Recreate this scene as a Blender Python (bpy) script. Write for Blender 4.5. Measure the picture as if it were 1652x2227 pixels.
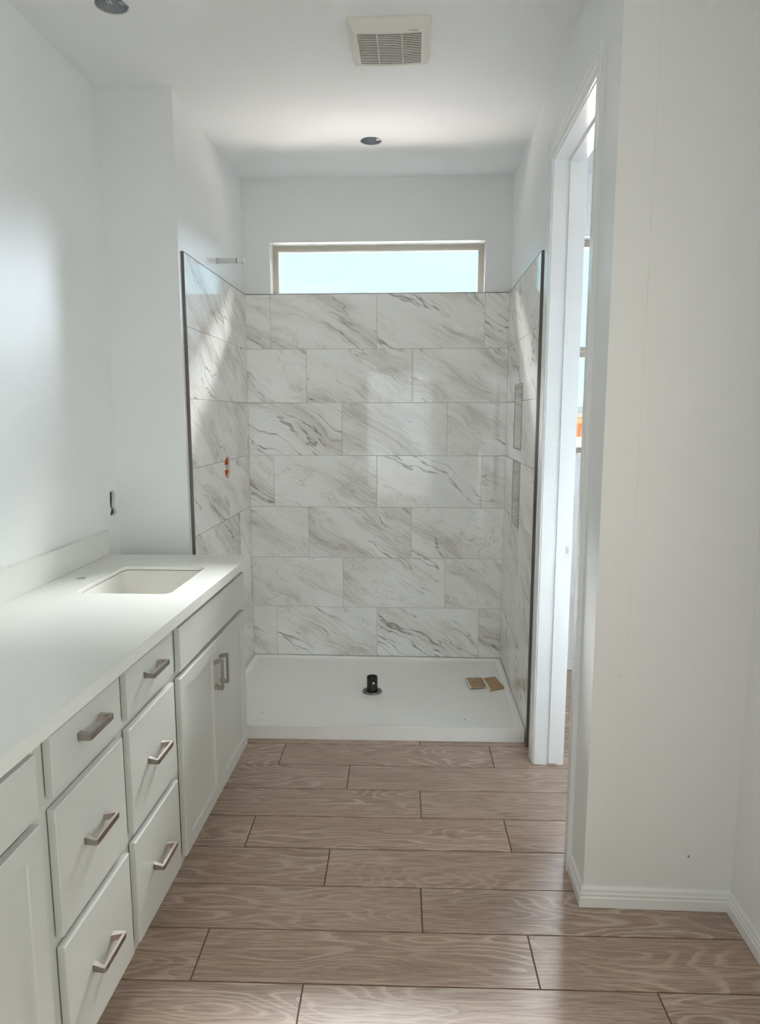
import bpy, bmesh, math, random
from mathutils import Vector, Matrix
from mathutils.geometry import tessellate_polygon

for o in list(bpy.data.objects):
    bpy.data.objects.remove(o)
random.seed(4)
sc = bpy.context.scene
COL = sc.collection
PI = math.pi

# ------------------------------------------------------------------ camera
CAM_H = 1.5324
cd = bpy.data.cameras.new('camera')
cam = bpy.data.objects.new('camera', cd)
COL.objects.link(cam)
cam.location = (0, 0, CAM_H)
cam.rotation_euler = (PI / 2 - 0.1421, 0, 0.0507)
cd.sensor_fit = 'VERTICAL'
cd.sensor_height = 36.0
cd.lens = 1482.3 / 2227 * 36
cd.clip_start = 0.02
cd.clip_end = 300
sc.camera = cam

# ------------------------------------------------------------------ view / sky / sun / window light
sc.view_settings.view_transform = 'Standard'
sc.view_settings.look = 'None'
sc.view_settings.gamma = 1.0
sc.view_settings.use_curve_mapping = False
sc.view_settings.exposure = 0.13
sc.cycles.max_bounces = 12
sc.cycles.diffuse_bounces = 7
sc.cycles.glossy_bounces = 5
sc.cycles.sample_clamp_indirect = 30.0
sc.cycles.caustics_reflective = False
sc.cycles.caustics_refractive = False

w = bpy.data.worlds.new('sky')
sc.world = w
w.use_nodes = True
nt = w.node_tree
nt.nodes.clear()
_tc = nt.nodes.new('ShaderNodeTexCoord')
_mp = nt.nodes.new('ShaderNodeMapping'); _mp.inputs['Scale'].default_value = (1.2, 1.2, 6.0)
_nz = nt.nodes.new('ShaderNodeTexNoise'); _nz.inputs['Scale'].default_value = 3.0
_nz.inputs['Detail'].default_value = 5.0
_rp = nt.nodes.new('ShaderNodeValToRGB')
_rp.color_ramp.elements[0].position = 0.5; _rp.color_ramp.elements[0].color = (0.80, 1.25, 1.50, 1)
_rp.color_ramp.elements[1].position = 0.75; _rp.color_ramp.elements[1].color = (0.98, 1.25, 1.40, 1)
_bg = nt.nodes.new('ShaderNodeBackground'); _bg.inputs['Strength'].default_value = 1.0
_wo = nt.nodes.new('ShaderNodeOutputWorld')
nt.links.new(_tc.outputs['Generated'], _mp.inputs['Vector'])
nt.links.new(_mp.outputs[0], _nz.inputs['Vector'])
nt.links.new(_nz.outputs['Fac'], _rp.inputs['Fac'])
nt.links.new(_rp.outputs[0], _bg.inputs['Color'])
nt.links.new(_bg.outputs[0], _wo.inputs['Surface'])


def lamp_area(name, loc, target, sx, sy, power, color, portal=False):
    l = bpy.data.lights.new(name, 'AREA')
    l.shape = 'RECTANGLE'; l.size = sx; l.size_y = sy
    l.energy = power; l.color = color
    if portal:
        l.cycles.is_portal = True
    o = bpy.data.objects.new(name, l); COL.objects.link(o)
    o.location = loc
    o.rotation_euler = (Vector(target) - Vector(loc)).to_track_quat('-Z', 'Y').to_euler()
    return o


_s = bpy.data.lights.new('sun', 'SUN'); _s.energy = 4.0; _s.angle = 0.01; _s.color = (1.0, 0.93, 0.82)
_so = bpy.data.objects.new('sun', _s); COL.objects.link(_so)
_so.rotation_euler = (Vector((0.35, 0.6, -0.75))).to_track_quat('-Z', 'Y').to_euler()

# area lamps added out of view for high sky and sunlit-ground bounce
lamp_area('daylight_shower_sky', (-0.22, 5.20, 3.65), (-0.22, 3.4, 1.7), 4.0, 1.0, 4500, (0.99, 0.975, 0.98))
lamp_area('daylight_ground', (0.0, 6.2, 0.95), (0.0, 5.4, 5.0), 6.0, 1.8, 500, (1.000, 0.85, 0.84))
# sky lamp added outside the toilet room window
lamp_area('daylight_toilet_sky', (1.45, 4.95, 3.0), (0.9, 3.0, 0.7), 1.8, 1.2, 720, (0.78, 0.86, 1.000))
# lamp in the unseen window added beside the camera; bedroom lamp behind the door
lamp_area('added_side_lamp', (1.045, 0.46, 1.55), (-1.3, 0.46, 1.55), 1.46, 1.44, 11.5, (1.000, 0.92, 0.77))  # added lamp, brightens the vanity and left wall
lamp_area('daylight_bedroom', (0.2, -4.2, 1.4), (0.2, 0.0, 1.4), 5.0, 2.6, 90, (1.000, 0.985, 0.969))
lamp_area('portal_shower', (-0.22, 4.13, 2.355), (-0.22, 3.0, 2.355), 1.2, 0.28, 1, (1, 1, 1), True)


# ------------------------------------------------------------------ helpers: colours and materials
def lin(c):
    out = []
    for v in c:
        v = v / 255.0
        out.append(v / 12.92 if v <= 0.04045 else ((v + 0.055) / 1.055) ** 2.4)
    return (out[0], out[1], out[2], 1.0)


def mat_new(name):
    m = bpy.data.materials.new(name); m.use_nodes = True
    n = m.node_tree
    b = n.nodes['Principled BSDF']
    return m, n, b


def N(n, t, **kw):
    x = n.nodes.new(t)
    for k, v in kw.items():
        setattr(x, k, v)
    return x


def simple(name, rgb, rough=0.5, metal=0.0, spec=0.5, bump=0.0, bscale=120.0, var=0.0, vscale=3.0):
    m, n, b = mat_new(name)
    b.inputs['Base Color'].default_value = lin(rgb)
    b.inputs['Roughness'].default_value = rough
    b.inputs['Metallic'].default_value = metal
    b.inputs['Specular IOR Level'].default_value = spec
    tc = N(n, 'ShaderNodeTexCoord')
    if var > 0:
        nz = N(n, 'ShaderNodeTexNoise'); nz.inputs['Scale'].default_value = vscale; nz.inputs['Detail'].default_value = 4
        rp = N(n, 'ShaderNodeValToRGB')
        c = lin(rgb)
        rp.color_ramp.elements[0].position = 0.3
        rp.color_ramp.elements[0].color = (c[0] * (1 - var), c[1] * (1 - var), c[2] * (1 - var), 1)
        rp.color_ramp.elements[1].position = 0.7
        rp.color_ramp.elements[1].color = (min(1, c[0] * (1 + var)), min(1, c[1] * (1 + var)), min(1, c[2] * (1 + var)), 1)
        n.links.new(tc.outputs['Object'], nz.inputs['Vector'])
        n.links.new(nz.outputs['Fac'], rp.inputs['Fac'])
        n.links.new(rp.outputs[0], b.inputs['Base Color'])
    if bump > 0:
        nz = N(n, 'ShaderNodeTexNoise'); nz.inputs['Scale'].default_value = bscale; nz.inputs['Detail'].default_value = 3
        bp = N(n, 'ShaderNodeBump'); bp.inputs['Strength'].default_value = bump; bp.inputs['Distance'].default_value = 0.002
        n.links.new(tc.outputs['Object'], nz.inputs['Vector'])
        n.links.new(nz.outputs['Fac'], bp.inputs['Height'])
        n.links.new(bp.outputs[0], b.inputs['Normal'])
    return m


def math_node(n, op, a, b=None, c=None):
    x = N(n, 'ShaderNodeMath', operation=op)
    for i, v in enumerate((a, b, c)):
        if v is None:
            continue
        if isinstance(v, (int, float)):
            x.inputs[i].default_value = v
        else:
            n.links.new(v, x.inputs[i])
    return x.outputs[0]


def ramp(n, fac, stops):
    r = N(n, 'ShaderNodeValToRGB')
    el = r.color_ramp.elements
    while len(el) < len(stops):
        el.new(0.5)
    for e, (p, c) in zip(el, stops):
        e.position = p; e.color = c
    n.links.new(fac, r.inputs['Fac'])
    return r.outputs[0]


def mixc(n, fac, a, b, blend='MIX'):
    x = N(n, 'ShaderNodeMix', data_type='RGBA', blend_type=blend)
    for sock, v in ((x.inputs[0], fac), (x.inputs[6], a), (x.inputs[7], b)):
        if isinstance(v, (int, float)):
            sock.default_value = v
        elif isinstance(v, tuple):
            sock.default_value = v
        else:
            n.links.new(v, sock)
    return x.outputs[2]


def g(v):
    return (v, v, v, 1)


def marble_material():
    m, n, b = mat_new('marble_tile')
    tc = N(n, 'ShaderNodeTexCoord'); oi = N(n, 'ShaderNodeObjectInfo')
    rv = math_node(n, 'MULTIPLY', oi.outputs['Random'], 37.0)
    off = N(n, 'ShaderNodeCombineXYZ')
    n.links.new(rv, off.inputs[0]); n.links.new(math_node(n, 'MULTIPLY', rv, 1.7), off.inputs[1]); n.links.new(rv, off.inputs[2])
    rot = N(n, 'ShaderNodeMapping'); rot.inputs['Rotation'].default_value = (0, math.radians(-30), 0)
    n.links.new(tc.outputs['Object'], rot.inputs['Vector'])
    add = N(n, 'ShaderNodeVectorMath', operation='ADD')
    n.links.new(rot.outputs[0], add.inputs[0]); n.links.new(off.outputs[0], add.inputs[1])
    # warp
    wn = N(n, 'ShaderNodeTexNoise'); wn.inputs['Scale'].default_value = 3.2; wn.inputs['Detail'].default_value = 3
    n.links.new(add.outputs[0], wn.inputs['Vector'])
    ws = N(n, 'ShaderNodeVectorMath', operation='SUBTRACT'); n.links.new(wn.outputs['Color'], ws.inputs[0]); ws.inputs[1].default_value = (0.5, 0.5, 0.5)
    wm = N(n, 'ShaderNodeVectorMath', operation='SCALE'); n.links.new(ws.outputs[0], wm.inputs[0]); wm.inputs['Scale'].default_value = 0.16
    wa = N(n, 'ShaderNodeVectorMath', operation='ADD'); n.links.new(add.outputs[0], wa.inputs[0]); n.links.new(wm.outputs[0], wa.inputs[1])

    def layer(sx, sz, detail, lo, hi, rough=0.55, shift=0.0):
        mp = N(n, 'ShaderNodeMapping'); mp.inputs['Scale'].default_value = (sx, 1, sz); mp.inputs['Location'].default_value = (shift, shift, shift)
        n.links.new(wa.outputs[0], mp.inputs['Vector'])
        z = N(n, 'ShaderNodeTexNoise'); z.inputs['Scale'].default_value = 1.0; z.inputs['Detail'].default_value = detail; z.inputs['Roughness'].default_value = rough
        n.links.new(mp.outputs[0], z.inputs['Vector'])
        d = math_node(n, 'ABSOLUTE', math_node(n, 'SUBTRACT', z.outputs['Fac'], 0.5))
        mr = N(n, 'ShaderNodeMapRange', interpolation_type='SMOOTHSTEP')
        mr.inputs['From Min'].default_value = lo; mr.inputs['From Max'].default_value = hi
        mr.inputs['To Min'].default_value = 1.0; mr.inputs['To Max'].default_value = 0.0
        n.links.new(d, mr.inputs['Value'])
        return mr.outputs[0], z.outputs['Fac']

    v1, _ = layer(1.1, 9.0, 4, 0.0, 0.016)            # dark thin veins
    v2, _ = layer(1.8, 17.0, 5, 0.0, 0.045, 0.6, 9.3)   # streaks
    v3, _ = layer(6.0, 8.0, 5, 0.0, 0.012, 0.6, 4.1)   # wandering cracks
    _, c1 = layer(1.4, 5.5, 4, 0, 1, 0.55, 2.2)
    _, msk = layer(1.3, 3.6, 2, 0, 1, 0.5, 7.7)
    m1 = math_node(n, 'MULTIPLY', v1, ramp(n, msk, [(0.46, g(0.0)), (0.60, g(1.0))]))
    m2 = math_node(n, 'MULTIPLY', v2, ramp(n, c1, [(0.44, g(0.05)), (0.64, g(1.0))]))
    m3 = math_node(n, 'MULTIPLY', v3, ramp(n, msk, [(0.38, g(0.9)), (0.50, g(0.0))]))
    cloud = ramp(n, c1, [(0.34, lin((246, 247, 245))), (0.52, lin((240, 240, 237))), (0.68, lin((221, 218, 213)))])
    col = mixc(n, math_node(n, 'MULTIPLY', m2, 0.38), cloud, lin((158, 149, 143)))
    col = mixc(n, math_node(n, 'MULTIPLY', m3, 0.38), col, lin((150, 142, 136)))
    col = mixc(n, math_node(n, 'MULTIPLY', m1, 0.72), col, lin((122, 113, 109)))
    n.links.new(col, b.inputs['Base Color'])
    b.inputs['Roughness'].default_value = 0.07
    b.inputs['Specular IOR Level'].default_value = 0.5
    return m


def wood_material():
    m, n, b = mat_new('wood_plank_tile')
    tc = N(n, 'ShaderNodeTexCoord'); oi = N(n, 'ShaderNodeObjectInfo')
    r1 = math_node(n, 'MULTIPLY', oi.outputs['Random'], 53.0)
    off = N(n, 'ShaderNodeCombineXYZ')
    n.links.new(r1, off.inputs[0]); n.links.new(math_node(n, 'MULTIPLY', r1, 2.3), off.inputs[1]); n.links.new(r1, off.inputs[2])
    add = N(n, 'ShaderNodeVectorMath', operation='ADD')
    n.links.new(tc.outputs['Object'], add.inputs[0]); n.links.new(off.outputs[0], add.inputs[1])

    def noise(scale, detail=2.0, rough=0.5, vec=None):
        mp = N(n, 'ShaderNodeMapping'); mp.inputs['Scale'].default_value = scale
        n.links.new(vec or add.outputs[0], mp.inputs['Vector'])
        z = N(n, 'ShaderNodeTexNoise'); z.inputs['Scale'].default_value = 1.0
        z.inputs['Detail'].default_value = detail; z.inputs['Roughness'].default_value = rough
        n.links.new(mp.outputs[0], z.inputs['Vector'])
        return z.outputs['Fac']
    base = noise((2.0, 9.0, 1.0), 1.0, 0.4)
    wob = noise((14.0, 70.0, 1.0), 2.0, 0.6)
    field = math_node(n, 'ADD', math_node(n, 'MULTIPLY', base, 14.0), math_node(n, 'MULTIPLY', wob, 0.55))
    saw = math_node(n, 'FRACT', field)
    line = ramp(n, saw, [(0.0, g(0)), (0.55, g(0.0)), (0.78, g(0.9)), (0.92, g(1.0)), (1.0, g(0.0))])
    mask = ramp(n, noise((1.6, 5.0, 1.0), 2.0), [(0.40, g(0.12)), (0.62, g(1.0))])
    line = math_node(n, 'MULTIPLY', line, mask)
    fibre = noise((9.0, 260.0, 1.0), 4.0, 0.65)
    tone = noise((1.2, 7.0, 1.0), 3.0, 0.5)
    c = ramp(n, tone, [(0.3, lin((172, 149, 133))), (0.7, lin((192, 169, 152)))])
    c = mixc(n, math_node(n, 'MULTIPLY', ramp(n, fibre, [(0.42, g(1.0)), (0.54, g(0.0))]), 0.62), c, lin((144, 119, 104)))
    c = mixc(n, math_node(n, 'MULTIPLY', ramp(n, fibre, [(0.52, g(0.0)), (0.66, g(1.0))]), 0.35), c, lin((212, 192, 176)))
    c = mixc(n, math_node(n, 'MULTIPLY', line, 0.6), c, lin((226, 208, 192)))
    # knots
    vo = N(n, 'ShaderNodeTexVoronoi'); vo.inputs['Scale'].default_value = 1.0
    mpv = N(n, 'ShaderNodeMapping'); mpv.inputs['Scale'].default_value = (2.1, 7.0, 1.0)
    n.links.new(add.outputs[0], mpv.inputs['Vector']); n.links.new(mpv.outputs[0], vo.inputs['Vector'])
    kn = ramp(n, vo.outputs['Distance'], [(0.02, g(1.0)), (0.12, g(0.0))])
    c = mixc(n, math_node(n, 'MULTIPLY', kn, 0.5), c, lin((136, 108, 92)))
    tint = ramp(n, oi.outputs['Random'], [(0.0, (0.90, 0.90, 0.90, 1)), (0.5, (1.0, 0.985, 0.97, 1)), (1.0, (0.95, 0.96, 0.97, 1))])
    c = mixc(n, 1.0, c, tint, 'MULTIPLY')
    n.links.new(c, b.inputs['Base Color'])
    hh = math_node(n, 'ADD', fibre, math_node(n, 'MULTIPLY', line, -0.35))
    bp = N(n, 'ShaderNodeBump'); bp.inputs['Strength'].default_value = 0.35; bp.inputs['Distance'].default_value = 0.0012
    n.links.new(hh, bp.inputs['Height']); n.links.new(bp.outputs[0], b.inputs['Normal'])
    b.inputs['Roughness'].default_value = 0.34
    b.inputs['Specular IOR Level'].default_value = 0.5
    return m


def glass_material():
    m, n, b = mat_new('window_glass')
    n.nodes.remove(b)
    out = n.nodes['Material Output']
    t = N(n, 'ShaderNodeBsdfTransparent'); t.inputs[0].default_value = (0.97, 0.99, 0.985, 1)
    gl = N(n, 'ShaderNodeBsdfGlossy'); gl.inputs['Roughness'].default_value = 0.02
    lw = N(n, 'ShaderNodeFresnel'); lw.inputs['IOR'].default_value = 1.45
    mx = N(n, 'ShaderNodeMixShader')
    n.links.new(lw.outputs[0], mx.inputs[0]); n.links.new(t.outputs[0], mx.inputs[1]); n.links.new(gl.outputs[0], mx.inputs[2])
    n.links.new(mx.outputs[0], out.inputs['Surface'])
    return m


M = {}
M['wall'] = simple('wall_paint', (236, 238, 238), 0.42, bump=0.25, bscale=160)
M['ceiling'] = simple('ceiling_paint', (236, 238, 239), 0.7, bump=0.2, bscale=120)
M['trimpaint'] = simple('trim_paint', (238, 240, 240), 0.2, bump=0.03, bscale=60)
M['marble'] = marble_material()
M['wood'] = wood_material()
M['grout'] = simple('floor_grout', (122, 96, 82), 0.85, var=0.12, vscale=20, bump=0.3, bscale=300)
M['tgrout'] = simple('tile_grout', (196, 194, 190), 0.8, var=0.05, vscale=25)
M['tgrout2'] = simple('scuff_grey', (140, 138, 134), 0.8)
M['edge'] = simple('metal_edge_trim', (116, 110, 106), 0.35, metal=0.7, var=0.05)
M['quartz'] = simple('white_quartz', (226, 227, 222), 0.22, var=0.012, vscale=90)
M['porcelain'] = simple('white_porcelain', (232, 231, 225), 0.10)
M['acrylic'] = simple('white_acrylic_pan', (246, 246, 243), 0.28, bump=0.04, bscale=200)
M['cabinet'] = simple('grey_cabinet_paint', (204, 206, 201), 0.36, bump=0.02, bscale=60)
M['nickel'] = simple('brushed_nickel', (170, 164, 158), 0.3, metal=1.0, var=0.05, vscale=40)
M['vinyl'] = simple('tan_vinyl_frame', (176, 170, 156), 0.5)
M['glass'] = glass_material()
M['black'] = simple('black_plastic', (16, 16, 17), 0.35, var=0.2, vscale=60, bump=0.05)
M['blackworn'] = simple('worn_black_plastic', (62, 62, 64), 0.5, var=0.5, vscale=130)
M['flange'] = simple('worn_flange', (128, 128, 128), 0.5, var=0.75, vscale=110)
M['white'] = simple('white_plastic', (228, 228, 224), 0.4)
M['fan'] = simple('fan_plastic', (226, 224, 216), 0.45)
M['dark'] = simple('dark_inside', (40, 39, 40), 0.9)
M['steel'] = simple('galvanized_box', (172, 178, 186), 0.5, metal=0.15, var=0.1, vscale=30)
M['raw'] = simple('raw_gypsum_edge', (205, 203, 198), 0.9, var=0.1, vscale=60)
M['orange'] = simple('orange_plastic', (206, 92, 22), 0.45, var=0.12, vscale=30)
M['card'] = simple('brown_fibreboard', (178, 150, 116), 0.8, var=0.08, vscale=70, bump=0.2)
M['cardedge'] = simple('torn_white_edge', (230, 227, 220), 0.9, bump=0.3)
M['pvc'] = simple('pvc_pipe', (206, 207, 203), 0.4)
M['ink'] = simple('grey_print', (120, 124, 150), 0.6)
M['stucco'] = simple('cream_stucco', (236, 205, 150), 0.9, var=0.05, bump=0.4, bscale=30)
M['timber'] = simple('orange_timber', (206, 128, 78), 0.8, var=0.12, vscale=4)
M['block'] = simple('pink_block', (214, 186, 170), 0.9, var=0.08, vscale=5, bump=0.3)
M['roof'] = simple('grey_roof_tile', (150, 142, 136), 0.9, var=0.1)
M['gravel'] = simple('desert_gravel', (206, 184, 158), 0.95, var=0.12, vscale=3, bump=0.4, bscale=20)
M['carpet'] = simple('beige_carpet', (190, 176, 158), 0.95, var=0.06, vscale=40, bump=0.4, bscale=200)


# ------------------------------------------------------------------ helpers: objects
def link(name, me, parent=None, loc=(0, 0, 0), rot=(0, 0, 0), **props):
    o = bpy.data.objects.new(name, me)
    COL.objects.link(o)
    o.location = loc; o.rotation_euler = rot
    if parent is not None:
        o.parent = parent
    for k, v in props.items():
        o[k] = v
    return o


def mesh(name, bm, m, smooth=False, bevel=0.0, seg=2):
    if bevel > 0:
        es = [e for e in bm.edges if len(e.link_faces) == 2 and e.calc_face_angle(0) > 0.5]
        bmesh.ops.bevel(bm, geom=es, offset=bevel, segments=seg, profile=0.7, affect='EDGES', clamp_overlap=True)
    bmesh.ops.recalc_face_normals(bm, faces=bm.faces)
    me = bpy.data.meshes.new(name)
    bm.to_mesh(me); bm.free()
    ms = m if isinstance(m, (list, tuple)) else [m]
    for q in ms:
        me.materials.append(q)
    if smooth:
        for p in me.polygons:
            p.use_smooth = True
    return me


def bbox(bm, x0, x1, y0, y1, z0, z1):
    vs = [bm.verts.new((x, y, z)) for x in (x0, x1) for y in (y0, y1) for z in (z0, z1)]
    for f in ((0, 1, 3, 2), (4, 6, 7, 5), (0, 4, 5, 1), (2, 3, 7, 6), (0, 2, 6, 4), (1, 5, 7, 3)):
        bm.faces.new([vs[i] for i in f])
    return vs


def box(name, m, x0, x1, y0, y1, z0, z1, parent=None, bevel=0.0, smooth=False, **props):
    bm = bmesh.new(); bbox(bm, x0, x1, y0, y1, z0, z1)
    return link(name, mesh(name, bm, m, smooth, bevel), parent, **props)


def prism(bm, loops, w0, w1, axis):
    """outer loop + hole loops in 2-D, extruded between w0 and w1 along an axis ('x': (y,z), 'y': (x,z), 'z': (x,y))"""
    def P(a, b, c):
        return {'x': (c, a, b), 'y': (a, c, b), 'z': (a, b, c)}[axis]
    v3 = [[Vector((a, b, 0)) for a, b in lp] for lp in loops]
    tris = tessellate_polygon(v3)
    flat = [p for lp in loops for p in lp]
    A = [bm.verts.new(P(a, b, w0)) for a, b in flat]
    B = [bm.verts.new(P(a, b, w1)) for a, b in flat]
    for t in tris:
        try:
            bm.faces.new([A[i] for i in t]); bm.faces.new([B[i] for i in reversed(t)])
        except ValueError:
            pass
    k = 0
    for lp in loops:
        nn = len(lp)
        for i in range(nn):
            j = (i + 1) % nn
            bm.faces.new((A[k + i], A[k + j], B[k + j], B[k + i]))
        k += nn


def rect(a0, a1, b0, b1):
    return [(a0, b0), (a1, b0), (a1, b1), (a0, b1)]


def circle(a, b, r, n=40, jit=0.0, seed=1):
    rr = random.Random(seed)
    return [(a + (r + rr.uniform(-jit, jit)) * math.cos(2 * PI * i / n), b + (r + rr.uniform(-jit, jit)) * math.sin(2 * PI * i / n)) for i in range(n)]


def rrect(x0, x1, y0, y1, r, n=6):
    pts = []
    for cx, cy, a in ((x1 - r, y1 - r, 0), (x0 + r, y1 - r, 90), (x0 + r, y0 + r, 180), (x1 - r, y0 + r, 270)):
        for i in range(n + 1):
            t = math.radians(a + 90 * i / n)
            pts.append((cx + r * math.cos(t), cy + r * math.sin(t)))
    return pts


def tube(bm, pts, r, n=10, cap=True):
    pts = [Vector(p) for p in pts]
    rings = []
    for i, p in enumerate(pts):
        d = (pts[min(i + 1, len(pts) - 1)] - pts[max(i - 1, 0)]).normalized()
        up = Vector((0, 0, 1)) if abs(d.z) < 0.9 else Vector((1, 0, 0))
        a = d.cross(up).normalized(); b2 = d.cross(a).normalized()
        rad = r[i] if isinstance(r, (list, tuple)) else r
        rings.append([bm.verts.new(p + a * rad * math.cos(2 * PI * k / n) + b2 * rad * math.sin(2 * PI * k / n)) for k in range(n)])
    for s, t in zip(rings[:-1], rings[1:]):
        for k in range(n):
            bm.faces.new((s[k], s[(k + 1) % n], t[(k + 1) % n], t[k]))
    if cap:
        bm.faces.new(rings[0]); bm.faces.new(list(reversed(rings[-1])))


def lathe(bm, prof, n=32, center=(0, 0, 0), axis='z'):
    rings = []
    for r, h in prof:
        ring = []
        for k in range(n):
            a = 2 * PI * k / n
            p = {'z': (r * math.cos(a), r * math.sin(a), h), 'x': (h, r * math.cos(a), r * math.sin(a))}[axis]
            ring.append(bm.verts.new((center[0] + p[0], center[1] + p[1], center[2] + p[2])))
        rings.append(ring)
    for s, t in zip(rings[:-1], rings[1:]):
        for k in range(n):
            bm.faces.new((s[k], s[(k + 1) % n], t[(k + 1) % n], t[k]))
    return rings


def sweep(bm, path, normal, prof):
    """profile (a, b): a along the in-plane side direction (mitred), b along the normal"""
    path = [Vector(p) for p in path]; nrm = Vector(normal).normalized()
    rings = []
    for i, p in enumerate(path):
        d0 = (p - path[i - 1]).normalized() if i else None
        d1 = (path[i + 1] - p).normalized() if i < len(path) - 1 else None
        s0 = d0.cross(nrm) if d0 else None; s1 = d1.cross(nrm) if d1 else None
        if s0 and s1:
            s = (s0 + s1).normalized(); s = s / max(0.2, s.dot(s0))
        else:
            s = s0 or s1
        rings.append([bm.verts.new(p + s * a + nrm * b2) for a, b2 in prof])
    n = len(prof)
    for s, t in zip(rings[:-1], rings[1:]):
        for k in range(n):
            bm.faces.new((s[k], s[(k + 1) % n], t[(k + 1) % n], t[k]))
    bm.faces.new(rings[0]); bm.faces.new(list(reversed(rings[-1])))


def thing(name, loc, label, cat, rotz=0.0, group=None):
    o = link(name, None, None, loc, (0, 0, rotz), label=label, category=cat)
    o.empty_display_size = 0.05
    if group:
        o['group'] = group
    return o


def cut(o, cutter_bm):
    """boolean difference, baked"""
    cm = bpy.data.meshes.new('cutter'); bmesh.ops.recalc_face_normals(cutter_bm, faces=cutter_bm.faces)
    cutter_bm.to_mesh(cm); cutter_bm.free()
    co = bpy.data.objects.new('cutter', cm); COL.objects.link(co)
    md = o.modifiers.new('cut', 'BOOLEAN'); md.object = co; md.solver = 'EXACT'
    bpy.context.view_layer.update()
    dg = bpy.context.evaluated_depsgraph_get()
    me = bpy.data.meshes.new_from_object(o.evaluated_get(dg))
    o.modifiers.clear(); o.data = me
    bpy.data.objects.remove(co); bpy.data.meshes.remove(cm)


# ------------------------------------------------------------------ key dimensions (metres)
ZC = 2.842                       # ceiling
XL, XR, YB = -0.980, 0.527, 4.006   # faces of the shower tile
PL, PR, PB = XL - 0.012, XR + 0.012, YB + 0.012   # painted wall faces behind the tile
XV = -1.309                      # wall behind the vanity
YCOL = 2.925                     # face of the stub wall beside the vanity
YRET = 1.985                     # wall that faces the camera on the right
XRW = 0.991                      # far right wall
YFW = -0.72                      # wall behind the camera
ZT, TP = 2.2133, 0.3065          # top of tile, course height
WT = 0.116
DY0, DY1, DZ = 2.193, 2.875, 2.535    # rough door opening in the right wall

# ------------------------------------------------------------------ room shell
floor_z = 0.0
bm = bmesh.new(); bbox(bm, XV - 0.1, 1.9, YFW - 0.12, PB + 0.1, -0.12, -0.0025)
floor = link('floor', mesh('floor', bm, M['grout']), kind='structure')

# ceiling with the two lamp holes
HOLE_A = (-0.222, 3.513, 0.052)
HOLE_B = (-0.990, 2.368, 0.053)
FAN = (-0.097, 2.612)
bm = bmesh.new()
prism(bm, [rect(XV - 0.12, 1.95, YFW - 0.12, PB + 0.16), circle(*HOLE_A, 40, 0.0012, 3), circle(*HOLE_B, 40, 0.0018, 5),
           rect(FAN[0] - 0.120, FAN[0] + 0.120, FAN[1] - 0.120, FAN[1] + 0.120)], ZC, ZC + 0.016, 'z')
ceiling = link('ceiling', mesh('ceiling', bm, M['ceiling']), kind='structure')
bm = bmesh.new(); bbox(bm, -3.2, 3.2, -4.9, PB + 0.16, ZC + 0.16, ZC + 0.26)
link('roof_deck', mesh('roof_deck', bm, M['ceiling']), kind='structure')

# vanity wall with the ragged electrical opening
ragged = [(2.853, 1.194), (2.851, 1.160), (2.850, 1.150), (2.853, 1.137), (2.861, 1.126), (2.858, 1.121), (2.850, 1.112), (2.848, 1.103),
          (2.856, 1.098), (2.868, 1.100), (2.880, 1.096), (2.893, 1.098), (2.903, 1.101), (2.911, 1.103), (2.912, 1.111), (2.907, 1.118),
          (2.897, 1.125), (2.892, 1.134), (2.895, 1.145), (2.900, 1.158), (2.901, 1.185), (2.900, 1.197), (2.893, 1.200), (2.884, 1.199),
          (2.881, 1.209), (2.877, 1.212), (2.875, 1.203), (2.864, 1.204), (2.856, 1.201)]
bm = bmesh.new(); prism(bm, [rect(YFW - 0.12, PB + 0.16, 0, ZC), ragged], XV - 0.014, XV, 'x')
link('wall_left', mesh('wall_left', bm, M['wall']), kind='structure')
bm = bmesh.new(); prism(bm, [rect(YFW - 0.12, PB + 0.16, 0, ZC + 0.2), rect(2.83, 2.93, 1.08, 1.23)], XV - 0.13, XV - 0.0145, 'x')
link('wall_left_core', mesh('wall_left_core', bm, M['raw']), kind='structure')

# stub wall between vanity and shower
bm = bmesh.new(); bbox(bm, XV, PL, YCOL, PB, 0, ZC)
wall_stub = link('wall_stub_left', mesh('wall_stub_left', bm, M['wall'], False, 0.003), kind='structure')
VALVE = (3.533, 1.257, 0.058)
c = bmesh.new(); lathe(c, [(0.0001, PL - 0.075), (VALVE[2] + 0.004, PL - 0.075), (VALVE[2] + 0.004, PL + 0.03), (0.0001, PL + 0.03)], 32, (0, VALVE[0], VALVE[1]), 'x')
cut(wall_stub, c)

# back (outside) wall with its two windows
WX0, WX1, WZ0, WZ1 = -0.832, 0.388, ZT + 0.001, 2.499
TX0, TX1, TZ0, TZ1 = 0.82, 1.52, 1.285, 2.512
bm = bmesh.new(); prism(bm, [rect(XV, 1.9, 0, ZC), rect(WX0, WX1, WZ0, WZ1), rect(TX0, TX1, TZ0, TZ1)], PB, PB + 0.16, 'y')
wall_back = link('wall_back', mesh('wall_back', bm, M['wall']), kind='structure')

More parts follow.
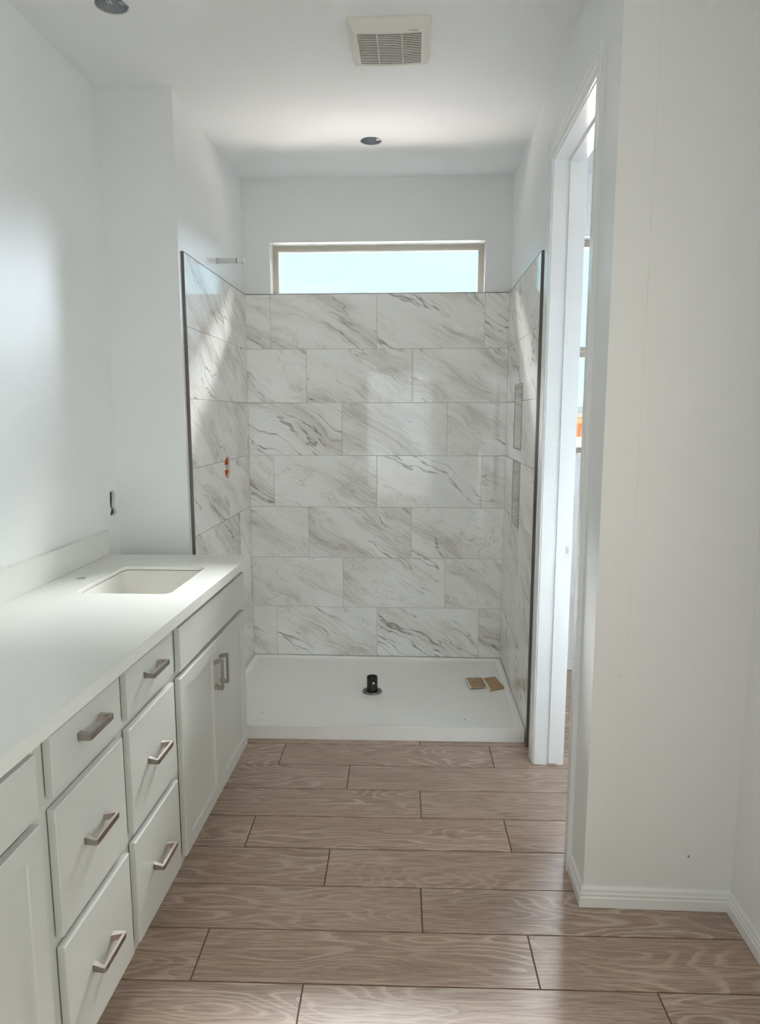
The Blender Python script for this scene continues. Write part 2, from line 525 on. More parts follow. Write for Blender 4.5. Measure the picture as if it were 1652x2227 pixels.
# right wall: door opening, niches
NY0, NY1 = 3.433, 3.682
NICHES = [(1.356, 1.687), (0.959, 1.291)]
bm = bmesh.new()
prism(bm, [[(YRET, 0), (DY0, 0), (DY0, DZ), (DY1, DZ), (DY1, 0), (PB, 0), (PB, ZC), (YRET, ZC)],
           rect(NY0, NY1, *NICHES[0]), rect(NY0, NY1, *NICHES[1])], PR, PR + 0.100, 'x')
wall_right = link('wall_right', mesh('wall_right', bm, M['wall']), kind='structure')
bm = bmesh.new()
prism(bm, [[(YRET, 0), (DY0, 0), (DY0, DZ), (DY1, DZ), (DY1, 0), (PB, 0), (PB, ZC), (YRET, ZC)]], PR + 0.1003, PR + WT, 'x')
link('wall_toilet_room_left', mesh('wall_toilet_room_left', bm, M['wall']), kind='structure')
wret = box('wall_return', M['wall'], PR + WT, 1.9, YRET, YRET + 0.115, 0, ZC, kind='structure')
box('scuff_mark', M['tgrout2'], 0.853, 0.859, YRET - 0.0004, YRET, 0.174, 0.181, wret, label='small grey scuff on the wall')
for x, dx, z in ((0.610, 0.012, 0.756), (0.664, 0.010, 0.753)):
    bm = bmesh.new(); prism(bm, [[(x, z), (x + dx * 0.5, z + 0.0012), (x + dx, z - 0.001), (x + dx * 0.5, z + 0.0003)]], YRET - 0.0004, YRET, 'y')
    link('scuff_mark', mesh('scuff_mark', bm, M['tgrout2']), wret, label='thin grey scratch on the wall')
box('wall_toilet_room_right', M['wall'], 1.78, 1.9, YRET + 0.115, PB, 0, ZC, kind='structure')
# far right wall with an opening for the added side window
bm = bmesh.new(); prism(bm, [rect(YFW - 0.12, YRET, 0, ZC), rect(-0.30, 1.22, 0.80, 2.30)], XRW, XRW + 0.13, 'x')
link('wall_far_right', mesh('wall_far_right', bm, M['wall']), kind='structure')
# wall behind the camera with the open doorway
bm = bmesh.new(); prism(bm, [[(XV, 0), (-0.60, 0), (-0.60, 2.06), (0.20, 2.06), (0.20, 0), (XRW, 0), (XRW, ZC), (XV, ZC)]], YFW - 0.12, YFW, 'y')
link('wall_front', mesh('wall_front', bm, M['wall']), kind='structure')
# bedroom behind
YBR = YFW - 0.12
box('floor_bedroom', M['carpet'], -3.0, 3.0, -4.7, YBR, -0.12, 0, kind='structure')
box('ceiling_bedroom', M['ceiling'], -3.0, 3.0, -4.7, YBR, ZC, ZC + 0.05, kind='structure')
box('wall_bedroom_left', M['wall'], -3.1, -3.0, -4.7, YBR, 0, ZC, kind='structure')
box('wall_bedroom_right', M['wall'], 3.0, 3.1, -4.7, YBR, 0, ZC, kind='structure')
bm = bmesh.new(); prism(bm, [rect(-3.1, 3.1, 0, ZC), rect(-1.2, 1.6, 0.4, 2.4)], -4.85, -4.7, 'y')
link('wall_bedroom_back', mesh('wall_bedroom_back', bm, M['wall']), kind='structure')
for nm, a, b2 in (('wall_bedroom_front', -3.1, XV - 0.13), ('wall_bedroom_front_right', XRW + 0.13, 3.1)):
    box(nm, M['wall'], a, b2, YBR, YBR + 0.1, 0, ZC, kind='structure')

# ------------------------------------------------------------------ floor planks
PW, PLN, FY = 0.1943, 0.9515, 0.0207
GAP = 0.0048
ca, sa = math.cos(FY), math.sin(FY)


def f2w(u, v):
    return (ca * u - sa * v, sa * u + ca * v)


def clip(poly, lo, hi, ax):
    for sign, lim in ((1, hi), (-1, -lo)):
        out = []
        for i in range(len(poly)):
            p, q = poly[i], poly[(i + 1) % len(poly)]
            dp, dq = sign * p[ax] - lim, sign * q[ax] - lim
            if dp <= 0:
                out.append(p)
            if dp * dq < 0:
                t = dp / (dp - dq)
                out.append((p[0] + t * (q[0] - p[0]), p[1] + t * (q[1] - p[1])))
        poly = out
        if not poly:
            return poly
    return poly


JO = {1: -0.5337, 2: -0.2167, 3: 0.0859, 4: -0.5521, 5: -0.2448, 6: 0.0719, 7: -0.5687, 8: -0.2579, 0: 0.097, -1: -0.205, -2: -0.52, -3: 0.11, -4: -0.19, -5: -0.51, -6: 0.12}


def plank_mesh(poly):
    bm = bmesh.new()
    prism(bm, [poly], -0.009, 0.0, 'z')
    top = [e for e in bm.edges if all(abs(v.co.z) < 1e-6 for v in e.verts) and len(e.link_faces) == 2 and e.calc_face_angle(0) > 0.5]
    bmesh.ops.bevel(bm, geom=top, offset=0.0012, segments=1, affect='EDGES')
    return mesh('plank', bm, M['wood'])


full = plank_mesh(rect(-PLN / 2 + GAP / 2, PLN / 2 - GAP / 2, -PW / 2 + GAP / 2, PW / 2 - GAP / 2))
BX = (XV + 0.001, 1.88, YFW - 0.1, PB - 0.001)
for k in range(-6, 21):
    j0 = JO[k] if k in JO else (-0.26, 0.06, -0.575)[(k - 8) % 3]
    vc = 3.0066 - (k - 0.5) * PW
    for i in range(-3, 4):
        uc = j0 + (i + 0.5) * PLN
        corners = [f2w(uc + a, vc + b2) for a, b2 in rect(-PLN / 2, PLN / 2, -PW / 2, PW / 2)]
        xs = [p[0] for p in corners]; ys = [p[1] for p in corners]
        if max(xs) < BX[0] + 0.01 or min(xs) > BX[1] - 0.01 or max(ys) < BX[2] + 0.01 or min(ys) > BX[3] - 0.01:
            continue
        cx, cy = f2w(uc, vc)
        if min(xs) > BX[0] and max(xs) < BX[1] and min(ys) > BX[2] and max(ys) < BX[3]:
            me = full
        else:
            g2 = GAP / 2
            poly = [f2w(uc + a, vc + b2) for a, b2 in rect(-PLN / 2 + g2, PLN / 2 - g2, -PW / 2 + g2, PW / 2 - g2)]
            poly = clip(clip(poly, BX[0], BX[1], 0), BX[2], BX[3], 1)
            if len(poly) < 3:
                continue
            poly = [(ca * (x - cx) + sa * (y - cy), -sa * (x - cx) + ca * (y - cy)) for x, y in poly]
            me = plank_mesh(poly)
        link('plank', me, floor, (cx, cy, 0), (0, 0, FY))

# ------------------------------------------------------------------ wall tiles
TG = 0.0022
_tile_cache = {}


def tile_mesh(u0, u1, z0, z1, holes=()):
    """front face looks toward local -y, back at y = 0"""
    cu, cz = (u0 + u1) / 2, (z0 + z1) / 2
    key = (round(u1 - u0, 4), round(z1 - z0, 4))
    us = sorted({u0, u1, *[min(max(h[i], u0), u1) for h in holes for i in (0, 1)]})
    zs = sorted({z0, z1, *[min(max(h[i], z0), z1) for h in holes for i in (2, 3)]})
    plain = len(us) == 2 and len(zs) == 2
    if plain and key in _tile_cache:
        return _tile_cache[key], cu, cz

    def inside(a, b2):
        return any(h[0] < a < h[1] and h[2] < b2 < h[3] for h in holes)
    bm = bmesh.new(); vd = {}

    def V(a, b2, y):
        kk = (round(a, 5), round(b2, 5), y)
        if kk not in vd:
            vd[kk] = bm.verts.new((a - cu, y, b2 - cz))
        return vd[kk]
    occ = {}
    for i in range(len(us) - 1):
        for j in range(len(zs) - 1):
            if us[i + 1] - us[i] > 1e-5 and zs[j + 1] - zs[j] > 1e-5:
                occ[i, j] = not inside((us[i] + us[i + 1]) / 2, (zs[j] + zs[j + 1]) / 2)
    if not any(occ.values()):
        return None, 0, 0
    F, B = -0.0118, 0.0
    for (i, j), ok in occ.items():
        if not ok:
            continue
        a0, a1, b0, b1 = us[i], us[i + 1], zs[j], zs[j + 1]
        bm.faces.new((V(a0, b0, F), V(a1, b0, F), V(a1, b1, F), V(a0, b1, F)))
        bm.faces.new((V(a0, b0, B), V(a0, b1, B), V(a1, b1, B), V(a1, b0, B)))
        for di, dj, p, q in ((-1, 0, (a0, b0), (a0, b1)), (1, 0, (a1, b0), (a1, b1)), (0, -1, (a0, b0), (a1, b0)), (0, 1, (a0, b1), (a1, b1))):
            if not occ.get((i + di, j + dj), False):
                bm.faces.new((V(*p, F), V(*q, F), V(*q, B), V(*p, B)))
    bmesh.ops.recalc_face_normals(bm, faces=bm.faces)
    es = [e for e in bm.edges if all(abs(v.co.y - F) < 1e-6 for v in e.verts) and len(e.link_faces) == 2 and e.calc_face_angle(0) > 0.5]
    bmesh.ops.bevel(bm, geom=es, offset=0.0007, segments=1, affect='EDGES')
    me = mesh('tile', bm, M['marble'])
    if plain:
        _tile_cache[key] = me
    return me, cu, cz


def tile_wall(parent, place, rotz, umin, umax, joints, holes=()):
    """joints: for each course the first joint (mod 0.6135); place(u) -> (x, y)"""
    out = []
    for k in range(7):
        zt = ZT - k * TP; zb = zt - TP
        j = joints[k]
        while j > umin:
            j -= 0.6135
        while j < umax:
            a, b2 = max(j, umin), min(j + 0.6135, umax)
            if b2 - a > 0.012:
                ua = a + (TG / 2 if a > umin else 0); ub = b2 - (TG / 2 if b2 < umax else 0)
                me, cu, cz = tile_mesh(ua, ub, zb + TG / 2, zt - TG / 2, holes)
                if me:
                    x, y = place(cu)
                    out.append(link('tile', me, parent, (x, y, cz), (0, 0, rotz)))
            j += 0.6135
    return out


# back wall: u = x
aB = -0.8349
tile_wall(wall_back, lambda u: (u, PB - 0.0002), 0.0, XL, XR, [aB, aB + 0.2045, aB + 0.409, aB, aB + 0.2045, aB + 0.409, aB])
# left wall: seen from inside, right hand = +y ; object turned so local x -> +y, local -y -> +x
LY0 = 2.966
lt = tile_wall(wall_stub, lambda u: (PL + 0.0002, u), PI / 2, LY0, YB - 0.0005, [3.55, 3.146, 3.345, 3.55, 3.146, 3.345, 3.55])
for o in lt:
    if abs(o.location.z - 1.447) < 0.02 or abs(o.location.z - 1.14) < 0.02:
        hw = 0.62
        if abs(o.location.y - VALVE[0]) < 0.37:
            o.data = o.data.copy()
            c = bmesh.new(); lathe(c, [(0.0001, PL - 0.02), (VALVE[2], PL - 0.02), (VALVE[2], PL + 0.03), (0.0001, PL + 0.03)], 36, (0, VALVE[0], VALVE[1]), 'x')
            cut(o, c)
# right wall: right hand = -y ; u = -y
RY0 = 3.030
tile_wall(wall_right, lambda u: (PR - 0.0002, -u), -PI / 2, -(YB - 0.0005), -RY0, [-3.55, -3.42, -3.22, -3.55, -3.42, -3.22, -3.55],
          [(-NY1, -NY0, nz0, nz1) for nz0, nz1 in NICHES])

# grout beds behind the tile
box('grout_bed', M['tgrout'], XL, XR, PB - 0.0090, PB - 0.0004, 0.03, ZT - 0.002, wall_back)
bm = bmesh.new()
cc = circle(VALVE[0], VALVE[1], VALVE[2] + 0.0015, 36)
prism(bm, [rect(LY0, YB, 0.03, ZT - 0.002), cc], PL + 0.0004, PL + 0.0090, 'x')
link('grout_bed', mesh('grout_bed', bm, M['tgrout']), wall_stub)
bm = bmesh.new()
prism(bm, [rect(RY0, YB, 0.03, ZT - 0.002)] + [rect(NY0 - 0.0005, NY1 + 0.0005, a - 0.0005, b2 + 0.0005) for a, b2 in NICHES], PR - 0.0090, PR - 0.0004, 'x')
link('grout_bed', mesh('grout_bed', bm, M['tgrout']), wall_right)
# metal edge trims of the tile field
def edge_trim(x0, x1, y0, y1, z0, z1, parent):
    return box('edge_trim', M['edge'], x0, x1, y0, y1, z0, z1, parent, 0.0008, label='dark metal edging at the end of the tile')
edge_trim(PL - 0.0, XL + 0.0006, LY0 - 0.010, LY0 - 0.0003, 0.0, ZT + 0.002, wall_stub)
edge_trim(XR - 0.0006, PR, RY0 - 0.012, RY0 - 0.0003, 0.0, ZT + 0.002, wall_right)
box('edge_trim', M['edge'], PL, XL + 0.0004, LY0 - 0.010, YB, ZT, ZT + 0.0018, wall_stub)
box('edge_trim', M['edge'], XR - 0.0004, PR, RY0 - 0.012, YB, ZT, ZT + 0.0018, wall_right)
box('edge_trim', M['edge'], XL, WX0, YB - 0.0004, PB, ZT, ZT + 0.0018, wall_back)
box('edge_trim', M['edge'], WX1, XR, YB - 0.0004, PB, ZT, ZT + 0.0018, wall_back)
box('edge_trim', M['edge'], WX0, WX1, YB - 0.0004, YB + 0.002, ZT - 0.0008, ZT + 0.0014, wall_back)

# niches: tiled box lining plus metal edging
for i, (a, b2) in enumerate(NICHES):
    d = 0.088; x0 = XR + 0.0005; x1 = PR + d; t = 0.008
    def ln(name, *v):
        o = box(name, M['marble'], *v, wall_right, 0.0004)
        me = o.data; ctr = Vector(((v[0] + v[1]) / 2, (v[2] + v[3]) / 2, (v[4] + v[5]) / 2))
        rotm = Matrix.Rotation(PI / 2, 4, 'Z')
        me.transform(rotm @ Matrix.Translation(-ctr)); o.location = ctr; o.rotation_euler = (0, 0, -PI / 2)
        return o
    ln('niche_back_tile', x1 - t, x1, NY0 + t + 0.001, NY1 - t - 0.001, a + t + 0.001, b2 - t - 0.001)
    ln('niche_side_tile', x0, x1, NY1 - t, NY1 - 0.0003, a + t, b2 - t)
    ln('niche_side_tile', x0, x1, NY0 + 0.0003, NY0 + t, a + t, b2 - t)
    ln('niche_shelf_tile', x0, x1, NY0 + 0.0003, NY1 - 0.0003, a + 0.0003, a + t)
    ln('niche_top_tile', x0, x1, NY0 + 0.0003, NY1 - 0.0003, b2 - t, b2 - 0.0003)
    bm = bmesh.new()
    prism(bm, [rect(NY0 - 0.001, NY1 + 0.001, a - 0.001, b2 + 0.001), rect(NY0 + 0.0035, NY1 - 0.0035, a + 0.0035, b2 - 0.0035)], XR - 0.0012, XR + 0.004, 'x')
    link('niche_edging', mesh('niche_edging', bm, M['edge'], False), wall_right)

# ------------------------------------------------------------------ shower window (window_1)
win = link('window_1', None, kind='structure')
FYW = PB + 0.082
FRM = 0.027
box('window_sill', M['trimpaint'], WX0 + 0.0005, WX1 - 0.0005, YB + 0.0025, FYW - 0.0005, WZ0 - 0.012 + 0.0125, WZ0 + 0.0015, win)
bm = bmesh.new()
prism(bm, [rect(WX0 + 0.001, WX1 - 0.001, WZ0 + 0.001, WZ1 - 0.001), rect(WX0 + FRM, WX1 - FRM, WZ0 + FRM * 0.6, WZ1 - FRM)], FYW, FYW + 0.05, 'y')
link('window_frame', mesh('window_frame', bm, M['vinyl'], False, 0.002), win)
bm = bmesh.new()
prism(bm, [rect(WX0 + FRM + 0.0005, WX1 - FRM - 0.0005, WZ0 + FRM * 0.6 + 0.0005, WZ1 - FRM - 0.0005), rect(WX0 + FRM + 0.006, WX1 - FRM - 0.006, WZ0 + FRM * 0.6 + 0.006, WZ1 - FRM - 0.006)], FYW + 0.01, FYW + 0.03, 'y')
link('glazing_bead', mesh('glazing_bead', bm, M['trimpaint'], False, 0.001), win)
box('glass_pane', M['glass'], WX0 + FRM + 0.001, WX1 - FRM - 0.001, FYW + 0.031, FYW + 0.035, WZ0 + FRM * 0.6 + 0.001, WZ1 - FRM - 0.001, win)

# toilet room window (window_2), single hung
win2 = link('window_2', None, kind='structure')
F2 = PB + 0.085
bm = bmesh.new()
prism(bm, [rect(TX0 + 0.001, TX1 - 0.001, TZ0 + 0.02, TZ1 - 0.001), rect(TX0 + 0.04, TX1 - 0.04, TZ0 + 0.055, TZ1 - 0.037)], F2, F2 + 0.055, 'y')
link('window_frame', mesh('window_frame', bm, M['vinyl'], False, 0.002), win2)
bm = bmesh.new(); bbox(bm, TX0 + 0.041, TX1 - 0.041, F2 + 0.004, F2 + 0.030, 1.895, 1.921); bbox(bm, TX0 + 0.041, TX1 - 0.041, F2 - 0.004, F2 + 0.024, 1.860, 1.892)
link('meeting_rail', mesh('meeting_rail', bm, M['vinyl'], False, 0.002), win2)
bm = bmesh.new(); bbox(bm, TX0 + 0.041, TX1 - 0.041, F2 + 0.032, F2 + 0.036, 1.9, TZ1 - 0.038); bbox(bm, TX0 + 0.041, TX1 - 0.041, F2 + 0.038, F2 + 0.042, TZ0 + 0.056, 1.9)
link('glass_pane', mesh('glass_pane', bm, M['glass']), win2)
box('window_sill', M['trimpaint'], TX0 - 0.03, TX1 + 0.03, PB - 0.022, F2 - 0.0005, TZ0 + 0.0005, TZ0 + 0.019, win2, 0.003)
# unseen side window added for light (added_side_window) and bedroom window (window_4)
win3 = link('added_side_window', None, kind='structure')
bm = bmesh.new(); prism(bm, [rect(-0.299, 1.219, 0.801, 2.299), rect(-0.26, 1.18, 0.84, 2.26)], XRW + 0.07, XRW + 0.12, 'x')
link('window_frame', mesh('window_frame', bm, M['vinyl']), win3)
box('glass_pane', M['glass'], XRW + 0.09, XRW + 0.094, -0.26, 1.18, 0.84, 2.26, win3)
win4 = link('window_4', None, kind='structure')
bm = bmesh.new(); prism(bm, [rect(-1.199, 1.599, 0.401, 2.399), rect(-1.15, 0.17, 0.45, 2.35), rect(0.23, 1.55, 0.45, 2.35)], -4.82, -4.77, 'y')
link('window_frame', mesh('window_frame', bm, M['vinyl']), win4)
box('glass_pane', M['glass'], -1.15, 1.55, -4.80, -4.796, 0.45, 2.35, win4)

# ------------------------------------------------------------------ toilet room doorway (door_1): jambs, stops, casings
door = link('door_1', None, kind='structure')
JT = 0.018
JX0, JX1 = PR - 0.003, PR + WT + 0.003
jy0, jy1, jz = DY0 + JT, DY1 - JT, DZ - JT
bm = bmesh.new(); bbox(bm, JX0, JX1, jy1, DY1 - 0.0005, 0.001, DZ - 0.0005)
link('door_jamb', mesh('door_jamb', bm, M['trimpaint'], False, 0.0012), door)
bm = bmesh.new(); bbox(bm, JX0, JX1, DY0 + 0.0005, jy0, 0.001, DZ - 0.0005)
link('door_jamb', mesh('door_jamb', bm, M['trimpaint'], False, 0.0012), door)
bm = bmesh.new(); bbox(bm, JX0, JX1, jy0 + 0.0003, jy1 - 0.0003, jz, DZ - 0.0005)
link('head_jamb', mesh('head_jamb', bm, M['trimpaint'], False, 0.0012), door)
SX0, SX1 = 0.597, 0.632
for nm, v in (('door_stop', (SX0, SX1, jy1 - 0.011, jy1 - 0.0003, 0.014, jz - 0.0003)), ('door_stop', (SX0, SX1, jy0 + 0.0003, jy0 + 0.011, 0.014, jz - 0.0003)),
              ('door_stop', (SX0, SX1, jy0 + 0.0115, jy1 - 0.0115, jz - 0.011, jz - 0.0003))):
    box(nm, M['trimpaint'], *v, door, 0.0015)
# little grey shim under the far stop
box('stop_shim', M['vinyl'], SX0 - 0.002, SX1, jy1 - 0.010, jy1 - 0.0005, 0.009, 0.0135, door, label='small grey shim under the door stop')
# casing profile: a outward from opening, b off the wall
CW = 0.064
prof = [(0, 0), (0, 0.009), (0.004, 0.011), (0.010, 0.011), (0.012, 0.0085), (0.015, 0.0085), (0.017, 0.0125), (0.036, 0.014), (0.038, 0.0115), (0.041, 0.0115),
        (0.043, 0.015), (0.059, 0.016), (CW, 0.014), (CW, 0)]
rv = 0.005
path = [(PR - 0.0003, jy1 + rv, 0.002), (PR - 0.0003, jy1 + rv, jz + rv), (PR - 0.0003, jy0 - rv, jz + rv), (PR - 0.0003, jy0 - rv, 0.002)]


def casing_piece(p, q, m0, m1, nrm, name, outward):
    """p->q along the opening edge; m0/m1 = True where mitred"""
    bm = bmesh.new()
    p, q = Vector(p), Vector(q); d = (q - p).normalized(); out = Vector(outward); nn = Vector(nrm)
    ra, rb = [], []
    for a, b2 in prof:
        ra.append(bm.verts.new(p + out * a + nn * b2 - d * (a if m0 else 0)))
        rb.append(bm.verts.new(q + out * a + nn * b2 + d * (a if m1 else 0)))
    n = len(prof)
    for k in range(n):
        bm.faces.new((ra[k], ra[(k + 1) % n], rb[(k + 1) % n], rb[k]))
    bm.faces.new(ra); bm.faces.new(list(reversed(rb)))
    return link(name, mesh(name, bm, M['trimpaint']), door)


for xx, nn in ((PR - 0.0003, (-1, 0, 0)), (PR + WT + 0.0003, (1, 0, 0))):
    casing_piece((xx, jy1 + rv, 0.002), (xx, jy1 + rv, jz + rv), False, True, nn, 'casing', (0, 1, 0))
    casing_piece((xx, jy0 - rv, 0.002), (xx, jy0 - rv, jz + rv), False, True, nn, 'casing', (0, -1, 0))
    casing_piece((xx, jy0 - rv, jz + rv), (xx, jy1 + rv, jz + rv), True, True, nn, 'head_casing', (0, 0, 1))
# strike mortise
bm = bmesh.new(); bbox(bm, 0.6335, 0.654, jy1 - 0.0012, jy1 - 0.0002, 0.933, 0.994)
st = link('strike_plate', mesh('strike_plate', bm, M['white'], False, 0.0004), door, label='painted strike plate with a square latch hole')
bm = bmesh.new(); prism(bm, [rrect(0.637, 0.650, 0.952, 0.979, 0.003)], jy1 - 0.0016, jy1 - 0.0011, 'y')
link('latch_hole', mesh('latch_hole', bm, M['raw']), st)

# ------------------------------------------------------------------ baseboards
BP = [(0, 0.001), (0.013, 0.001), (0.013, 0.033), (0.0105, 0.036), (0.0105, 0.041), (0.0115, 0.043), (0.0115, 0.047), (0.009, 0.049), (0.008, 0.060), (0.003, 0.068), (0, 0.068)]
bm = bmesh.new()
sweep(bm, [(PR - 0.0003, jy0 - rv - CW - 0.001, 0), (PR - 0.0003, YRET - 0.0003, 0), (XRW - 0.0003, YRET - 0.0003, 0), (XRW - 0.0003, YFW + 0.001, 0)], (0, 0, 1), [(-a if False else a, b2) for a, b2 in BP])
link('baseboard_right', mesh('baseboard_right', bm, M['trimpaint']), kind='structure')
bm = bmesh.new()
sweep(bm, [(1.779, PB - 0.0003, 0), (PR + WT + 0.001, PB - 0.0003, 0)], (0, 0, 1), [(-a, b2) for a, b2 in BP])
bb = link('baseboard_back', mesh('baseboard_back', bm, M['trimpaint']), kind='structure')

# ------------------------------------------------------------------ shower pan
pan = thing('shower_pan', ((XL + XR) / 2, 3.5, 0), 'low white acrylic shower base filling the tiled alcove', 'shower pan')
px0, px1, py1 = XL + 0.001, XR - 0.001, YB - 0.001
DRX, DRY = -0.222, 3.537
bm = bmesh.new()
NX, NYY = 70, 50


def sstep(a, b2, x):
    t = max(0.0, min(1.0, (x - a) / (b2 - a)))
    return t * t * (3 - 2 * t)


def pan_z(x, y, yf):
    dx = min(x - px0, px1 - x); df = y - yf; db = py1 - y
    d = min(dx, db)
    zr = 0.066 - 0.013 * sstep(0.016, 0.026, min(d, df * 0.72))
    dist = math.hypot(x - DRX, y - DRY)
    inner = 0.053 - 0.012 * (1 - min(1, dist / 0.75))
    if min(d, df * 0.72) > 0.026:
        z = inner + (0.036 - inner) * (1 - sstep(0.078, 0.110, dist))
        k = sstep(0.026, 0.06, min(d, df * 0.72))
        return 0.053 * (1 - k) + z * k
    return zr


def axis_pts(a, b2, n, e=0.06, m=8):
    s = [a + e * i / m for i in range(m)]
    mid = [a + e + (b2 - a - 2 * e) * i / (n - 2 * m) for i in range(n - 2 * m + 1)]
    t = [b2 - e + e * i / m for i in range(1, m + 1)]
    return s + mid + t


XS = axis_pts(px0, px1, NX)
grid = []
for x in XS:
    t = (x - px0) / (px1 - px0)
    yf = 3.030 + 0.028 * t
    col = []
    for y in axis_pts(yf, py1, NYY):
        col.append(bm.verts.new((x - pan.location.x, y - pan.location.y, pan_z(x, y, yf))))
    grid.append(col)
for i in range(len(grid) - 1):
    for j in range(len(grid[0]) - 1):
        bm.faces.new((grid[i][j], grid[i + 1][j], grid[i + 1][j + 1], grid[i][j + 1]))
bd = [e for e in bm.edges if len(e.link_faces) == 1]
ret = bmesh.ops.extrude_edge_only(bm, edges=bd)
for v in ret['geom']:
    if isinstance(v, bmesh.types.BMVert):
        v.co.z = 0.001
me = mesh('pan_base', bm, M['acrylic'], True)
o = link('pan_base', me, pan)
md = o.modifiers.new('edge', 'EDGE_SPLIT'); md.split_angle = math.radians(50)

bm = bmesh.new(); bmesh.ops.create_uvsphere(bm, u_segments=8, v_segments=5, radius=0.003, matrix=Matrix.Diagonal((1.3, 0.9, 0.25, 1)))
dirt_me = mesh('dirt_speck', bm, M['dark'], True)
for x, y in ((-0.753, 3.211), (0.253, 3.179), (0.488, 3.826)):
    link('dirt_speck', dirt_me, pan, (x - pan.location.x, y - pan.location.y, 0.0535))

# drain with black stand pipe
dz = 0.0364
dr = thing('drain_pipe', (DRX, DRY, dz), 'short black plastic pipe standing in the shower drain', 'pipe')
bm = bmesh.new(); rr = lathe(bm, [(0.030, 0.002), (0.030, 0.006), (0.044, 0.0075), (0.052, 0.006), (0.054, 0.0)], 40)
link('drain_flange', mesh('drain_flange', bm, M['flange'], True), dr, label='worn grey flange ring around the pipe')
bm = bmesh.new(); rings = lathe(bm, [(0.0245, 0.070), (0.0245, 0.086), (0.0285, 0.086), (0.029, 0.084), (0.029, 0.0)], 40)
link('pipe_wall', mesh('pipe_wall', bm, M['black'], True), dr)
bm = bmesh.new(); rings = lathe(bm, [(0.0243, 0.072), (0.0001, 0.0705)], 32)
link('pipe_inside', mesh('pipe_inside', bm, M['blackworn'], True), dr)
bm = bmesh.new(); lathe(bm, [(0.0001, 0.0), (0.0058, 0.0), (0.0058, 0.0015), (0.0001, 0.002)], 16)
link('white_spot', mesh('white_spot', bm, M['white']), dr, (0.009, -0.0279, 0.058), (PI / 2, 0, 0.30), label='round white spot near the rim')
bm = bmesh.new(); bmesh.ops.create_uvsphere(bm, u_segments=8, v_segments=6, radius=0.0022)
screw_me = mesh('flange_screw', bm, M['steel'], True)
for k in range(8):
    a = 2 * PI * k / 8 + 0.3
    link('flange_screw', screw_me, dr, (0.044 * math.cos(a), 0.044 * math.sin(a), 0.0074))
bm = bmesh.new(); bmesh.ops.create_uvsphere(bm, u_segments=8, v_segments=5, radius=0.0023, matrix=Matrix.Diagonal((1.4, 1, 0.3, 1)))
speck_me = mesh('dark_speck', bm, M['blackworn'], True)

# two scraps of fibreboard
def scrap(name, pts, label, edges):
    cx = sum(p[0] for p in pts) / len(pts); cy = sum(p[1] for p in pts) / len(pts)
    t = thing(name, (cx, cy, 0.0545), label, 'board scrap')
    bm = bmesh.new(); prism(bm, [[(x - cx, y - cy) for x, y in pts]], 0.0, 0.0095, 'z')
    link('board', mesh('board', bm, M['card'], False, 0.0008), t)
    for (ax, ay), (bx, by) in edges:
        rr = random.Random(7); bm = bmesh.new()
        n = 12; d = Vector((bx - ax, by - ay, 0)); nrm = Vector((d.y, -d.x, 0)).normalized()
        lo, hi = [], []
        for i in range(n + 1):
            p = Vector((ax - cx, ay - cy, 0)) + d * (i / n) + nrm * rr.uniform(0.003, 0.012)
            lo.append(p)
        base = [Vector((ax - cx, ay - cy, 0)) + d * (i / n) - nrm * 0.002 for i in range(n + 1)]
        for z0, z1 in ((0.0005, 0.0102),):
            A = [bm.verts.new((p.x, p.y, z0)) for p in lo]; B = [bm.verts.new((p.x, p.y, z1)) for p in lo]
            C2 = [bm.verts.new((p.x, p.y, z0)) for p in base]; D = [bm.verts.new((p.x, p.y, z1)) for p in base]
            for i in range(n):
                bm.faces.new((A[i], A[i + 1], B[i + 1], B[i])); bm.faces.new((B[i], B[i + 1], D[i + 1], D[i]))
                bm.faces.new((C2[i], D[i], D[i + 1], C2[i + 1])); bm.faces.new((A[i], C2[i], C2[i + 1], A[i + 1]))
            bm.faces.new((A[0], B[0], D[0], C2[0])); bm.faces.new((A[n], C2[n], D[n], B[n]))
        link('torn_edge', mesh('torn_edge', bm, M['cardedge']), t, label='torn white edge')
    return t, cx, cy


t, cx, cy = scrap('board_scrap', [(0.297, 3.689), (0.314, 3.558), (0.392, 3.572), (0.384, 3.696)], 'smaller tan board scrap, left of the pair on the shower base', [((0.297, 3.689), (0.314, 3.558))])
for sx, sy in ((0.335, 3.62), (0.347, 3.628), (0.358, 3.622), (0.344, 3.612)):
    link('dark_speck', speck_me, t, (sx - cx, sy - cy, 0.0096))
bm = bmesh.new(); tube(bm, [(0.018, 0.055, 0.006), (0.012, 0.09, 0.012), (0.006, 0.125, 0.013)], 0.0007, 6); tube(bm, [(0.026, 0.055, 0.006), (0.024, 0.085, 0.010), (0.022, 0.10, 0.011)], 0.0007, 6)
link('loose_wire', mesh('loose_wire', bm, M['steel']), t)
t, cx, cy = scrap('board_scrap', [(0.392, 3.690), (0.416, 3.532), (0.496, 3.570), (0.462, 3.715)], 'larger tan board scrap with a ragged corner, right of the pair on the shower base', [((0.392, 3.690), (0.416, 3.532))])
for sx, sy in ((0.415, 3.67), (0.467, 3.59)):
    link('dark_speck', speck_me, t, (sx - cx, sy - cy, 0.0096))

